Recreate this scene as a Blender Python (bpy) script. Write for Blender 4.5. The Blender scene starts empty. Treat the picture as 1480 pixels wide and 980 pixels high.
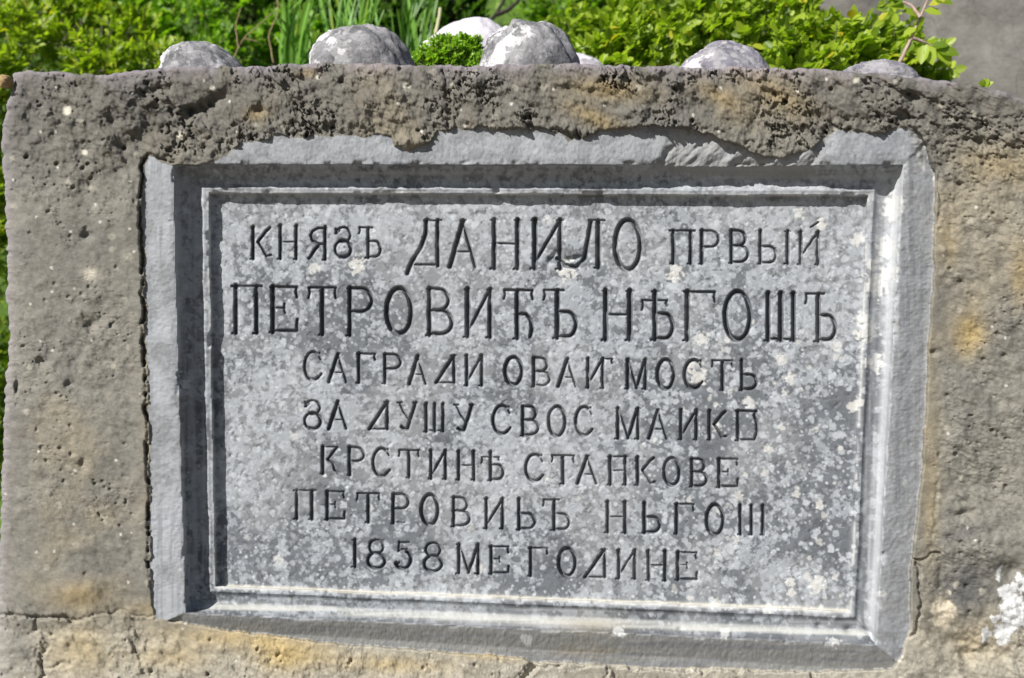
import bpy, math, random
import numpy as np
from mathutils import Vector, Matrix
random.seed(7)
S = bpy.context.scene
COL = S.collection

# ------------------------------------------------------------------ camera
F = 1480 * 35.0 / 36.0            # focal length in photo pixels
CX, CY = 740.0, 490.0
D0 = 1.44
TARGET = Vector((0, 0, 1.0))
Rm = Matrix.Rotation(math.radians(5.5), 3, 'Z') @ Matrix.Rotation(math.radians(90 - 7.0), 3, 'X') @ Matrix.Rotation(math.radians(1.2), 3, 'Z')
axis = Rm @ Vector((0, 0, -1))
CAM = TARGET - axis * D0
cd = bpy.data.cameras.new('camera'); cam = bpy.data.objects.new('camera', cd); COL.objects.link(cam)
cam.matrix_world = Matrix.Translation(CAM) @ Rm.to_4x4()
cd.lens = 35; cd.sensor_width = 36; cd.clip_end = 500; cd.clip_start = 0.05
cd.dof.use_dof = True; cd.dof.focus_distance = 1.44; cd.dof.aperture_fstop = 3.6
S.camera = cam
RN = np.array(Rm); CN = np.array(CAM)

def unproj(px, py, y):
    """points of the pixel rays on the plane(s) of depth y"""
    px = np.asarray(px, float); py = np.asarray(py, float)
    d = np.stack([(px - CX) / F, -(py - CY) / F, -np.ones_like(px)], -1) @ RN.T
    t = (y - CN[1]) / d[..., 1]
    return CN + d * t[..., None]
def P(px, py, y): return Vector(unproj(np.array(float(px)), np.array(float(py)), np.array(float(y))))
def mpp(y): return (y - CN[1]) / F      # metres per photo pixel at depth y

# ------------------------------------------------------------------ light
SUNDIR = Vector((0.53, 0.60, -0.62)).normalized()       # travel direction of the sunlight
el = math.asin(-SUNDIR.z); az = math.atan2(-SUNDIR.x, -SUNDIR.y)
sd_ = bpy.data.lights.new('sun', 'SUN'); sun = bpy.data.objects.new('sun', sd_); COL.objects.link(sun)
sd_.energy = 5.0; sd_.angle = math.radians(0.5); sd_.color = (1.0, 0.965, 0.91)
sun.rotation_euler = SUNDIR.to_track_quat('-Z', 'Y').to_euler(); sun.location = (-3, -4, 6)
W = bpy.data.worlds.new('World'); S.world = W; W.use_nodes = True
wn = W.node_tree; bg = wn.nodes['Background']; bg.inputs[1].default_value = 0.05
sky = wn.nodes.new('ShaderNodeTexSky'); sky.sky_type = 'NISHITA'; sky.sun_disc = False
sky.sun_elevation = el; sky.sun_rotation = az
wn.links.new(sky.outputs[0], bg.inputs[0])
S.view_settings.view_transform = 'Standard'; S.view_settings.look = 'None'
S.view_settings.exposure = 0.35; S.view_settings.gamma = 1
S.cycles.max_bounces = 6; S.cycles.use_denoising = True

# ------------------------------------------------------------------ helpers
def tag(o, label=None, cat=None, group=None, kind=None):
    if label: o['label'] = label
    if cat: o['category'] = cat
    if group: o['group'] = group
    if kind: o['kind'] = kind
    return o
def empty(name, loc=(0, 0, 0)):
    o = bpy.data.objects.new(name, None); o.location = loc; o.empty_display_size = .05; COL.objects.link(o); return o
def link(name, me, parent=None, mat=None):
    o = bpy.data.objects.new(name, me); COL.objects.link(o)
    if mat and not me.materials: me.materials.append(mat)
    if parent:
        o.parent = parent
        o.location = -Vector(parent.location) if parent.parent is None else (0, 0, 0)
    return o
def mesh(name, V, Fc, col=None, rnd=None, smooth=True):
    """V (n,3), Fc (m,k) with k=3 or 4"""
    V = np.ascontiguousarray(V, np.float32); Fc = np.ascontiguousarray(Fc, np.int32); m, k = Fc.shape
    me = bpy.data.meshes.new(name)
    me.vertices.add(len(V)); me.vertices.foreach_set('co', V.ravel())
    me.loops.add(m * k); me.loops.foreach_set('vertex_index', Fc.ravel())
    me.polygons.add(m); me.polygons.foreach_set('loop_start', np.arange(0, m * k, k, dtype=np.int32))
    me.polygons.foreach_set('loop_total', np.full(m, k, np.int32))
    me.polygons.foreach_set('use_smooth', np.full(m, smooth))
    me.update(calc_edges=True)
    if col is not None:
        a = me.color_attributes.new('stain_light', 'FLOAT_COLOR', 'POINT')
        a.data.foreach_set('color', np.c_[col, np.ones(len(V))].astype(np.float32).ravel())
    if rnd is not None:
        a = me.attributes.new('vary', 'FLOAT', 'POINT'); a.data.foreach_set('value', np.asarray(rnd, np.float32))
    return me
_T = {}
def vnoise(x, y, seed):
    if seed not in _T: _T[seed] = np.random.default_rng(seed).random((256, 256))
    T = _T[seed]; xi = np.floor(x).astype(int); yi = np.floor(y).astype(int)
    fx = x - xi; fy = y - yi; fx = fx * fx * fx * (fx * (fx * 6 - 15) + 10); fy = fy * fy * fy * (fy * (fy * 6 - 15) + 10)
    a = T[xi & 255, yi & 255]; b = T[(xi + 1) & 255, yi & 255]; c = T[xi & 255, (yi + 1) & 255]; d = T[(xi + 1) & 255, (yi + 1) & 255]
    return (a * (1 - fx) + b * fx) * (1 - fy) + (c * (1 - fx) + d * fx) * fy
def fbm(x, y, scale, octv, seed, gain=.5):
    s = 0; a = 1; t = 0; x = x / scale; y = y / scale
    for i in range(octv):
        c, sn = math.cos(i * 1.1 + seed), math.sin(i * 1.1 + seed)
        s = s + a * vnoise(x * c - y * sn + 17 * i, x * sn + y * c + 31 * i, seed * 13 + i); t += a; a *= gain; x = x * 2.03; y = y * 2.03
    return s / t
def worley(x, y, cell, seed):
    r = np.random.default_rng(seed); T1 = r.random((128, 128)); T2 = r.random((128, 128)); T3 = r.random((128, 128))
    x = x / cell; y = y / cell; xi = np.floor(x).astype(int); yi = np.floor(y).astype(int)
    best = np.full(x.shape, 9.0); idv = np.zeros(x.shape)
    for i in (-1, 0, 1):
        for j in (-1, 0, 1):
            a = (xi + i) & 127; b = (yi + j) & 127
            d = np.hypot(xi + i + T1[a, b] - x, yi + j + T2[a, b] - y)
            m = d < best; best = np.where(m, d, best); idv = np.where(m, T3[a, b], idv)
    return best, idv
def sst(a, b, x):
    t = np.clip((x - a) / (b - a), 0, 1); return t * t * (3 - 2 * t)
def gb(x, y, cx, cy, rx, ry, ang=0):
    c, s = math.cos(ang), math.sin(ang); dx = (x - cx) * c + (y - cy) * s; dy = -(x - cx) * s + (y - cy) * c
    return np.exp(-((dx / rx) ** 2 + (dy / ry) ** 2))
def mix(a, b, t): return a * (1 - t[..., None]) + np.array(b) * t[..., None]

# ------------------------------------------------------------------ materials
def new_mat(name):
    m = bpy.data.materials.new(name); m.use_nodes = True; return m, m.node_tree, m.node_tree.nodes['Principled BSDF']
def nd(t, typ, **kw):
    n = t.nodes.new(typ)
    for k, v in kw.items():
        if k.startswith('i_'): n.inputs[k[2:].replace('_', ' ')].default_value = v
        else: setattr(n, k, v)
    return n
def ramp(t, src, stops):
    r = t.nodes.new('ShaderNodeValToRGB'); e = r.color_ramp.elements
    while len(e) < len(stops): e.new(.5)
    for q, (p, c) in zip(e, stops):
        q.position = p; q.color = (*c, 1) if isinstance(c, tuple) else (c, c, c, 1)
    t.links.new(src, r.inputs[0]); return r.outputs[0]
def mixc(t, fac, a, b, mode='MIX'):
    n = t.nodes.new('ShaderNodeMix'); n.data_type = 'RGBA'; n.blend_type = mode
    for s, v in ((0, fac), (6, a), (7, b)):
        if hasattr(v, 'is_linked'): t.links.new(v, n.inputs[s])
        elif s == 0: n.inputs[0].default_value = v
        else: n.inputs[s].default_value = (*v, 1)
    return n.outputs[2]
def noise(t, vec, scale, detail=6, rough=.6):
    n = nd(t, 'ShaderNodeTexNoise'); n.inputs['Scale'].default_value = scale; n.inputs['Detail'].default_value = detail
    n.inputs['Roughness'].default_value = rough; t.links.new(vec, n.inputs['Vector']); return n.outputs[0]
def bump(t, bsdf, h, strength, dist):
    b = nd(t, 'ShaderNodeBump'); b.inputs['Strength'].default_value = strength; b.inputs['Distance'].default_value = dist
    t.links.new(h, b.inputs['Height']); t.links.new(b.outputs[0], bsdf.inputs['Normal'])

def stained(name, grain, bstr, bdist, scale):
    """stone whose large stains and painted lit edges are laid on the mesh and whose grain is procedural"""
    m, t, b = new_mat(name); g = nd(t, 'ShaderNodeNewGeometry').outputs['Position']
    at = nd(t, 'ShaderNodeAttribute'); at.attribute_name = 'stain_light'
    n1 = noise(t, g, scale, 5, .7); n2 = noise(t, g, scale * 3.1, 3, .7)
    c = mixc(t, 1.0, at.outputs[0], ramp(t, n1, [(.3, 1 - grain), (.7, 1 + grain)]), 'MULTIPLY')
    c = mixc(t, 1.0, c, ramp(t, n2, [(.32, 1 - grain * .7), (.68, 1 + grain * .7)]), 'MULTIPLY')
    t.links.new(c, b.inputs['Base Color']); b.inputs['Roughness'].default_value = .93; b.inputs['Specular IOR Level'].default_value = .25
    bump(t, b, n1, bstr, bdist); return m
M_WALL = stained('weathered_render', .14, .6, .0014, 420)
M_MARB = stained('grey_limestone', .10, .5, .0008, 600)

def cobble_mat(name, seed, lo, hi, thr, patch=9):
    m, t, b = new_mat(name); tc = nd(t, 'ShaderNodeTexCoord').outputs['Object']
    mp = nd(t, 'ShaderNodeMapping'); mp.inputs['Location'].default_value = (seed, seed * 2, 3); t.links.new(tc, mp.inputs[0]); v = mp.outputs[0]
    n1 = noise(t, v, 30, 8, .65); n2 = noise(t, v, patch, 6, .62); n3 = noise(t, v, 190, 4, .7)
    vo = nd(t, 'ShaderNodeTexVoronoi'); vo.inputs['Scale'].default_value = 62; t.links.new(v, vo.inputs['Vector'])
    base = ramp(t, n1, [(.3, tuple(x * .45 for x in lo)), (.5, lo), (.75, tuple(min(1, x * 1.5) for x in lo))])
    n4 = noise(t, v, patch * 2.6, 7, .7)
    c = mixc(t, ramp(t, n4, [(.48, 0.0), (.53, .75)]), base, tuple(x * .62 for x in hi))
    c = mixc(t, ramp(t, vo.outputs['Distance'], [(.20, .8), (.27, 0.0)]), c, tuple(x * .7 for x in hi))
    sx = nd(t, 'ShaderNodeSeparateXYZ'); t.links.new(tc, sx.inputs[0])
    wt_ = nd(t, 'ShaderNodeMath', operation='MULTIPLY_ADD'); t.links.new(sx.outputs[2], wt_.inputs[0]); wt_.inputs[1].default_value = 1.6; t.links.new(n2, wt_.inputs[2])
    wx_ = nd(t, 'ShaderNodeMath', operation='MULTIPLY_ADD'); t.links.new(sx.outputs[0], wx_.inputs[0]); wx_.inputs[1].default_value = -.7; t.links.new(wt_.outputs[0], wx_.inputs[2])
    c = mixc(t, ramp(t, wx_.outputs[0], [(thr + .05, 0.0), (thr + .075, 1.0)]), c, hi)  # white gathers towards the top and left, broken up by noise
    c = mixc(t, ramp(t, n3, [(.60, 0.0), (.64, .5)]), c, (.08, .08, .085))
    c = mixc(t, 1.0, c, ramp(t, n3, [(.3, .75), (.7, 1.15)]), 'MULTIPLY')
    t.links.new(c, b.inputs['Base Color']); b.inputs['Roughness'].default_value = .95; b.inputs['Specular IOR Level'].default_value = .2
    bump(t, b, n1, .9, .007); return m

def leaf_mat(name, lo, hi, tr=.45, rough=.45):
    m, t, b = new_mat(name); at = nd(t, 'ShaderNodeAttribute'); at.attribute_name = 'vary'
    oi = nd(t, 'ShaderNodeObjectInfo'); ad = nd(t, 'ShaderNodeMath', operation='ADD'); t.links.new(at.outputs['Fac'], ad.inputs[0]); t.links.new(oi.outputs['Random'], ad.inputs[1])
    fr = nd(t, 'ShaderNodeMath', operation='FRACT'); t.links.new(ad.outputs[0], fr.inputs[0])
    c = ramp(t, fr.outputs[0], [(0, lo), (.55, hi), (.93, tuple(min(1, x * 1.25) for x in hi)), (1, (hi[0] * 1.7, hi[1] * 1.05, hi[2]))])
    t.links.new(c, b.inputs['Base Color']); b.inputs['Roughness'].default_value = rough
    tb = nd(t, 'ShaderNodeBsdfTranslucent'); tc = mixc(t, 1.0, c, (1.3, 1.5, .55), 'MULTIPLY'); t.links.new(tc, tb.inputs[0])
    mx = nd(t, 'ShaderNodeMixShader'); mx.inputs[0].default_value = tr
    t.links.new(b.outputs[0], mx.inputs[1]); t.links.new(tb.outputs[0], mx.inputs[2])
    t.links.new(mx.outputs[0], t.nodes['Material Output'].inputs[0]); return m
def plain_mat(name, lo, hi, scale, bdist=.002):
    m, t, b = new_mat(name); g = nd(t, 'ShaderNodeNewGeometry').outputs['Position']
    n1 = noise(t, g, scale, 8, .65); t.links.new(ramp(t, n1, [(.3, lo), (.7, hi)]), b.inputs['Base Color'])
    b.inputs['Roughness'].default_value = .9; bump(t, b, n1, .7, bdist); return m

# ------------------------------------------------------------------ carved wall: one relief, cut into its objects
YT_X = [-60, 10, 22, 60, 80, 110, 150, 200, 240, 300, 400, 460, 600, 700, 800, 900, 1000, 1080, 1170, 1200, 1225, 1300, 1350, 1400, 1440, 1480, 1560, 2000]
YT_Y = [125, 112, 104, 103, 102, 106, 108, 103, 98, 97, 95, 91, 94, 95, 92, 95, 97, 98, 100, 99, 105, 110, 115, 122, 130, 145, 180, 420]
XL_Y = [90, 110, 150, 180, 300, 380, 430, 490, 560, 620, 700, 760, 900, 1100]
XL_X = [24, 20, 12, 3, 7, 12, 10, 14, 8, 5, 3, 1, -5, -15]
def seg(a, b, st): return list(np.arange(a, b, st))
cols = seg(0, 318, 1.55) + seg(318, 1222, 1.0) + seg(1222, 1500, 1.6) + seg(1500, 1900, 5)
rows = seg(0, 210, 1.55) + seg(210, 762, 1.0) + seg(762, 900, 1.6) + seg(900, 1500, 6)
cols = np.array(cols); rows = np.array(rows)           # rows are measured from y = 95
Cg, Rg = np.meshgrid(cols, rows)
py = Rg + 95; px = Cg.copy()
for _ in range(2):
    dy = np.interp(px, YT_X, YT_Y) - 95 + (fbm(px, px * 0, 14, 4, 91) - .5) * 7
    py = Rg + 95 + dy * np.exp(-Rg / 70)
    dx = np.interp(py, XL_Y, XL_X) + (fbm(py, py * 0 + 5, 12, 4, 92) - .5) * 9
    px = Cg + dx * np.exp(-Cg / 50)
# ---- outline of the plaque as the surrounding render leaves it
POLY = [(222, 897), (217, 800), (216, 700), (213, 560), (209, 430), (206, 330), (207, 240), (216, 224), (228, 231), (245, 239), (262, 237), (282, 240), (310, 234), (330, 220), (345, 208), (362, 206), (378, 204), (398, 192), (420, 196), (450, 195),
        (490, 198), (520, 195), (565, 196), (570, 211), (598, 217), (618, 209), (630, 188), (680, 184), (740, 187), (790, 187), (812, 192), (824, 201), (845, 197), (870, 190), (930, 182), (985, 184), (1000, 190), (1060, 206), (1085, 219), (1112, 229),
        (1150, 223), (1178, 213), (1192, 199), (1208, 187), (1240, 190), (1262, 193), (1285, 189), (1308, 184), (1326, 190), (1340, 212), (1352, 262), (1350, 400), (1343, 480), (1340, 560), (1332, 700), (1322, 770), (1316, 830), (1316, 905), (1305, 945), (1290, 968),
        (1165, 972), (1060, 966), (960, 966), (880, 962), (800, 956), (770, 958), (755, 951), (650, 943), (500, 932), (350, 914), (270, 901)]
def polysd(x, y, poly):
    d2 = np.full(x.shape, 1e9); ins = np.zeros(x.shape, bool); n = len(poly)
    for i in range(n):
        ax, ay = poly[i]; bx, by = poly[(i + 1) % n]; ex, ey = bx - ax, by - ay
        t = np.clip(((x - ax) * ex + (y - ay) * ey) / (ex * ex + ey * ey), 0, 1)
        d2 = np.minimum(d2, (x - ax - t * ex) ** 2 + (y - ay - t * ey) ** 2)
        if ay != by:
            c = ((ay > y) != (by > y)) & (x < ex * (y - ay) / ey + ax); ins ^= c
    d = np.sqrt(d2); return np.where(ins, -d, d)
topw = sst(330, 180, py) * sst(180, 260, px + (py - 180) * .2)       # the rough band over the plaque
jx = (fbm(px, py, 16, 4, 5) - .5); jy = (fbm(px, py, 16, 4, 6) - .5)
amp = 5 + 5 * topw + 4 * sst(300, 230, px)
sd = polysd(px + jx * amp, py + jy * amp, POLY)
# ---- plaque profile: s = 0 at the inner bead edge, 1 at the lip, 2 outside
def L(v, a, b): return a[1] + (v - a[0]) * (b[1] - a[1]) / (b[0] - a[0])
def sside(v, d, b, a):   # v, then positions of inner / lip / outer
    return np.where((v - b) * (a - b) < 0, (v - d) / (b - d), 1 + (v - b) / (a - b))
sl = sside(px, L(py, (278, 302), (848, 312)), L(py, (236, 250), (886, 268)), L(py, (190, 205), (900, 226)))
sr = sside(px, L(py, (282, 1254), (884, 1228)), L(py, (238, 1305), (932, 1266)), L(py, (185, 1352), (950, 1312)))
st = sside(py, L(px, (302, 279), (1254, 283)), L(px, (250, 237), (1305, 239)), L(px, (200, 188), (1350, 186)))
sb = sside(py, L(px, (312, 848), (1228, 884)), L(px, (268, 886), (1266, 932)), L(px, (228, 905), (1300, 970)))
s = np.maximum.reduce([sl, sr, st, sb])
wob = (fbm(px, py, 50, 3, 11) - .5) * .05 + (fbm(px, py, 6, 2, 12) - .5) * .008
s = s + wob
prof_s = [-9, -.13, -.03, 0.0, .18, .22, .30, .55, .80, .93, .97, 1.0, 1.05, 1.3, 2.0, 3.5]
prof_h = [-49, -49, -47.5, -33.5, -31, -34, -38.5, -41, -31, -17, -5, -.5, 0, -.6, -5, -12]
h_pl = np.interp(s, prof_s, prof_h)
# right side: shallower and softer cove
wr = (sr > np.maximum(sl, np.maximum(st, sb))) * 1.0
h_pl += wr * (s > 1) * -np.clip(s - 1, 0, 1) * 7
wb = (sb > np.maximum(sl, np.maximum(st, sr))) * 1.0
h_pl += wb * (s > 1) * -np.clip(s - 1, 0, 1) * 13
# chips: lip broken away upper right, dents, hits
brk = sst(0, 14, -polysd(px + jx * 14, py + jy * 14, [(972, 150), (962, 205), (930, 250), (1010, 262), (1150, 268), (1196, 262), (1182, 243), (1205, 215), (1215, 150)]))
brk_s = -7 + (fbm(px * .8 + py * .9, (py - px) * .25, 14, 4, 21) - .5) * 11 - np.clip((py - 222) * .3, 0, 12)
h_pl = np.where(s > .2, np.minimum(h_pl, h_pl * (1 - brk) + brk * brk_s + 0), h_pl)
chipn = fbm(px, py, 7, 3, 33)
lipch = np.exp(-((s - 1.0) / .09) ** 2) * sst(.55, .8, fbm(px, py, 22, 3, 31)) * 7
h_pl -= lipch * (chipn + .3)
h_pl -= np.exp(-((s - .02) / .07) ** 2) * sst(.62, .8, fbm(px, py, 26, 3, 35)) * 4
for cx, cy, r, dep in ((718, 276, 6, 7), (1183, 904, 5, 6), (1226, 910, 6, 8), (983, 910, 5, 5), (246, 320, 3, 2)):
    h_pl -= dep * gb(px, py, cx, cy, r, r * .8)
h_pl -= 12 * gb(px, py, 1258, 915, 14, 4, .9)
h_pl += 9 * gb(px, py, 1250, 905, 12, 3, .9)
# chamfered spall at the upper right corner
h_pl -= 16 * sst(0, 20, -polysd(px + jx * 10, py + jy * 10, [(1318, 180), (1312, 200), (1322, 235), (1345, 265), (1375, 265), (1360, 180)]))
h_pl += (fbm(px, py, 60, 4, 41) - .5) * 2.0 + (fbm(px, py, 5, 3, 42) - .5) * .9
h_pl += (s > 1.05) * ((fbm(px, py, 12, 3, 43) - .5) * 1.2 + (fbm(px, py, 4, 3, 45, .7) - .5) * 1.6)
pan = s < 0
h_pl -= pan * .9 * sst(.72, .80, fbm(px * .9 + py * .5, py - px * .3, 9, 2, 44))

# ---- lettering, cut stroke by stroke
def arc(cx, cy, rx, ry, a0, a1, n=14): return [(cx + rx * math.cos(math.radians(a0 + (a1 - a0) * i / n)), cy + ry * math.sin(math.radians(a0 + (a1 - a0) * i / n))) for i in range(n + 1)]
T, t_ = 1.0, .5
def stem(x, y0=0, y1=1, w=T, ser=.09): return [([(x, y0), (x, y1)], w), ([(x - ser, y0 + .012), (x + ser, y0 + .012)], .38), ([(x - ser * 1.3, y1 + .01), (x, y1 - .04)], .5), ([(x, y1 - .03), (x + ser * .6, y1 - .02)], .3)]
def bar(x0, x1, y, w=t_, l=0, r=0):
    o = [([(x0, y), (x1, y)], w)]
    if l: o.append(([(x0, y), (x0 + .02, y + l * .5), (x0 - .02, y + l)], .55))
    if r: o.append(([(x1, y), (x1 - .03, y + r * .5), (x1 + .01, y + r)], .6))
    return o
def bowl(x, xr, y0, y1, w=T): return [([(x, y0), ((x + xr) / 2, y0)] + arc((x + xr) / 2, (y0 + y1) / 2, (xr - x) / 2, (y1 - y0) / 2, -90, 90) + [(x, y1)], w * .82)]
def oval(x0=.06, x1=.94): 
    c = (x0 + x1) / 2; r = (x1 - x0) / 2
    return [(arc(c, .5, r, .5, 80, 280, 20), 1.05), (arc(c, .5, r, .5, -100, 100, 20), .95)]
G = {
 'О': oval(), 'П': stem(.13) + stem(.83, .02) + bar(0, 1, .01, .6),
 'Г': stem(.14) + bar(.05, .97, .01, .6, r=.2), 'Т': stem(.5, .05) + bar(.03, .97, .01, .6, .22, .22),
 'Е': stem(.12) + bar(.05, .95, .01, .6, r=.22) + bar(.12, .52, .47, .5) + [([(.52, .38), (.5, .47), (.54, .58)], .5)] + bar(.1, .95, .97, .75) + [([(.97, .97), (.95, .85), (.98, .72)], .7)],
 'E2': stem(.12) + bar(.05, .98, .01, .75) + bar(.1, .85, .97, .7) + [([(.95, .0), (.88, .15), (.98, .35), (1.0, .7), (.88, .97)], .8)],
 'Н': stem(.14) + stem(.84) + bar(.2, .8, .49, .5),
 'H2': stem(.14) + stem(.84) + bar(.3, .8, .5, .5) + bar(.05, .95, .01, .5),
 'И': stem(.14) + stem(.84) + [([(.82, .03), (.2, .82)], .75)],
 'I2': stem(.14) + stem(.84) + [([(.82, .03), (.2, .82)], .75)] + bar(.84, 1.3, .01, .5, r=.14),
 'Р': stem(.15) + bowl(.12, .95, .01, .5), 'P2': stem(.15) + bowl(.12, .95, .01, .5) + bar(.1, .75, .97, .35),
 'В': stem(.15) + bowl(.12, .84, .01, .47) + bowl(.12, .97, .47, .97),
 'Ь': stem(.15) + bowl(.18, .96, .48, .97), 'Ъ': stem(.42, .02) + bar(.03, .6, .01, .6, l=.2) + bowl(.45, .97, .46, .97),
 'Ѣ': stem(.4, 0) + bar(.0, .78, .19, .5, .2, .1) + bowl(.42, .97, .46, .97),
 'Ћ': stem(.46, .02) + bar(.03, .97, .01, .6, .18, .18) + [([(.5, .5), (.75, .5), (.92, .62), (.96, .8), (.9, .97)], .8)],
 'К': stem(.13) + [([(.9, .03), (.75, .12), (.35, .47)], .9), ([(.38, .5), (.62, .75), (.75, .92), (.96, .88)], .7)],
 'K2': stem(.13) + bar(.1, .8, .01, .4) + [([(.9, .03), (.75, .15), (.4, .47)], .8), ([(.45, .5), (.7, .62), (.75, .85), (.98, .97)], .7)],
 'Я': stem(.85) + [([(.85, .03), (.5, .03), (.22, .12), (.12, .26), (.22, .42), (.5, .52), (.85, .52)], .8), ([(.6, .54), (.35, .7), (.05, .97)], .9)],
 'З': [(arc(.48, .25, .42, .25, -170, 100), .75), (arc(.48, .72, .46, .28, -110, 110, 18), .95), (arc(.48, .72, .46, .28, 110, 235), .75), ([(.05, .05), (.1, .22), (.3, .1)], .6)],
 '8': [(arc(.5, .25, .38, .24, 0, 360, 22), .75), (arc(.5, .73, .46, .27, 0, 360, 22), .9)],
 '1': stem(.5, 0, 1, 1, .4),
 '5': [([(.2, .0), (.18, .3)], .6), ([(.2, .03), (.8, .02)], .6), ([(.15, .36), (.4, .27), (.7, .28)], .6), (arc(.42, .65, .5, .33, -60, 150, 18), .9), ([(.02, .75), (.12, .85), (.2, .76)], .7)],
 'А': [([(.5, .02), (.04, .98)], 1.05), ([(.5, .05), (.7, .5), (.93, .98)], .7), ([(.3, .66), (.76, .66)], .45), ([(-.03, .98), (.12, .98)], .4), ([(.42, .0), (.6, .0)], .4)],
 'Δ': [([(.86, .02), (.03, .97)], 1.0), ([(.88, .0), (.88, .97)], .95), ([(.03, .97), (.92, .97)], .6), ([(.75, 0), (.98, 0)], .5)],
 'С': [(arc(.52, .5, .46, .5, 50, 300, 26), .95), ([(.86, .03), (.84, .14), (.92, .26)], .6), ([(.82, .9), (.95, .78)], .7)],
 'М': stem(.1) + stem(.88) + [([(.14, .04), (.5, .97)], .7), ([(.86, .04), (.5, .97)], .95)],
 'У': [([(.9, .02), (.5, .95)], 1.0), ([(.1, .03), (.3, .35), (.56, .6)], .6), ([(0, .01), (.22, .01)], .5), ([(.78, .01), (1, .01)], .5), ([(.2, .88), (.3, .95), (.48, .97)], .9)],
 'Ш': stem(.13, 0, 1, 1, .07) + stem(.49, 0, 1, 1, .07) + stem(.85, 0, 1, 1, .07) + bar(.1, .86, .97, .55),
 'S3': stem(.1, 0, 1, .9, .06) + stem(.48, 0, 1, .9, .06) + stem(.86, 0, 1, .9, .06),
 'І': stem(.5, 0, 1, .95, .35),
 'BD': [([(.56, .02), (.54, .3), (.4, .6), (.15, .88), (.02, 1.13)], .95), ([(.88, .02), (.88, .97)], 1.0), ([(.5, .02), (.99, .02)], .5), ([(.22, .95), (.8, .95)], .55)],
 'BL': [([(.72, .03), (.66, .4), (.58, .8), (.4, .97), (.15, .93), (.0, .8)], .95), ([(.88, .02), (.88, .98)], 1.0), ([(.68, .0), (1.02, .0)], .5), ([(.8, .98), (.9, .98)], .5)],
 'Й': stem(.14) + stem(.84) + [([(.82, .03), (.2, .7)], .75), ([(.55, -.14), (.85, -.3)], .6)],
}
TXT = [
 [('К',362,393.5,328,374),('Н',401,433.5,326,374),('Я',445.5,474.5,328.5,375),('З',484,509,328.5,372),('Ъ',519,551,328.5,372.5),('BD',588,639,317,386),('А',649,690,318,387),('Н',708,756,317.5,388),('И',766,818,317.5,388),('BL',806,873,318,388),('О',887,928,318,390),
  ('П',968.6,1004.3,333,381),('Р',1010,1040,333,381),('В',1053,1082,333,380),('Ь',1095,1123,333,381),('І',1133,1144,334,381),('Й',1152.5,1188,335,382)],
 [('П',335.6,378.4,413,481),('Е',390,431,414,480),('Т',446,486.5,415,483.5),('Р',500,539.5,416,484.6),('О',557,597,416.5,482.5),('В',615,654.6,417,484.6),('И',669.7,716,417.6,487),('Ћ',728,771,418.6,489),('Ъ',785.4,834,418.6,488),('Н',868.6,918.4,419.7,491),('Ѣ',928.6,974,421,491),('Г',987,1034.6,421,491.5),('О',1045.4,1086.5,421,491),('Ш',1103.4,1154.6,423,492),('Ъ',1164,1208.6,424,493)],
 [('С',439,466,509,549),('А',474.4,502.8,511,552.7),('Г',515,543,511,553),('Р',552.4,580.8,511.8,554.3),('А',590.7,617.4,514,555.7),('Δ',630,660,513.6,554.3),('И',670.6,701.4,513.6,556.7),('О',728.6,755.8,516.5,556),('В',768,795.5,517,558.6),('А',806,834.5,518,559.3),('I2',846,876,518,560.5),('М',904,937,519.6,561.6),('О',948.7,975.6,519.6,562),('С',988,1016.6,520,561),('Т',1029,1060,520.7,563.8),('Ь',1068.6,1094,521,563.8)],
 [('З',440,465,578.7,619.6),('А',474.4,502.8,579.4,620.5),('Δ',533.5,563.8,580.6,621),('У',575,604,581.7,621),('Ш',612,645.8,583.4,623.6),('У',656.5,685.3,584.6,623.6),('С',711.3,739.2,586.5,626.7),('В',752,779,587,629.5),('О',792,818.6,587.4,630),('С',831,857.4,588,629.5),('М',889.6,926.7,589.8,633.8),('А',937,965.7,592,634.7),('И',980,1011.8,592,635),('К',1022,1051,593.6,635.4),('E2',1063,1094,593.6,636.6)],
 [('K2',463.3,490,645.6,684.4),('Р',501.6,527.6,646.5,686.3),('С',538,564.7,648,688),('Т',576.5,606.3,650.3,690.5),('И',619,649,651,692),('Н',658.8,690,652,693.4),('Ѣ',696.7,728.6,653,693.8),('С',758.6,786.5,656.7,695),('Т',797.4,830.5,657.9,698.6),('А',833.8,864.5,659,699.3),('H2',878,909,659.8,700.5),('К',918,948,660.7,701),('О',959,983.5,662,701),('В',996.5,1022,663,703.3),('Е',1036,1067.4,663,704)],
 [('П',425,456.7,708.6,750),('Е',469.7,499,710,751),('Т',515.8,549.6,712.8,754.7),('P2',564.7,592,713.8,756.3),('О',608,635,715,758),('В',651.7,680,718.5,760.6),('И',698.6,732,720.4,763.7),('Ь',746.3,774.2,721,765.3),('Ъ',784.8,823.8,722,766),('Н',873.5,909.4,725,769.6),('Ь',927.4,955,726.3,770),('Г',974,1003.6,728.2,771),('О',1020,1046.8,729.4,772.4),('S3',1065.7,1108.8,730,772.4)],
 [('1',508.7,518,779.5,819.7),('8',531,557.6,780,821),('5',572.5,596,783,822),('8',612.7,640,784,825.6),('М',660,695.5,786.6,828.5),('Е',706.6,736.4,789.4,829),('Г',763.3,792,791.8,832),('О',806.6,833.3,792.5,832),('Δ',844.7,878.2,794,835),('И',890,923,795,836),('Н',933,967,796,838.6),('Е',976.4,1008.3,798,838)],
]
letter_id = np.zeros(px.shape, np.int32); cut = np.zeros(px.shape); n_let = 0
wx = (fbm(px, py, 9, 2, 51) - .5) * .9; wy = (fbm(px, py, 9, 2, 52) - .5) * .9
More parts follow.
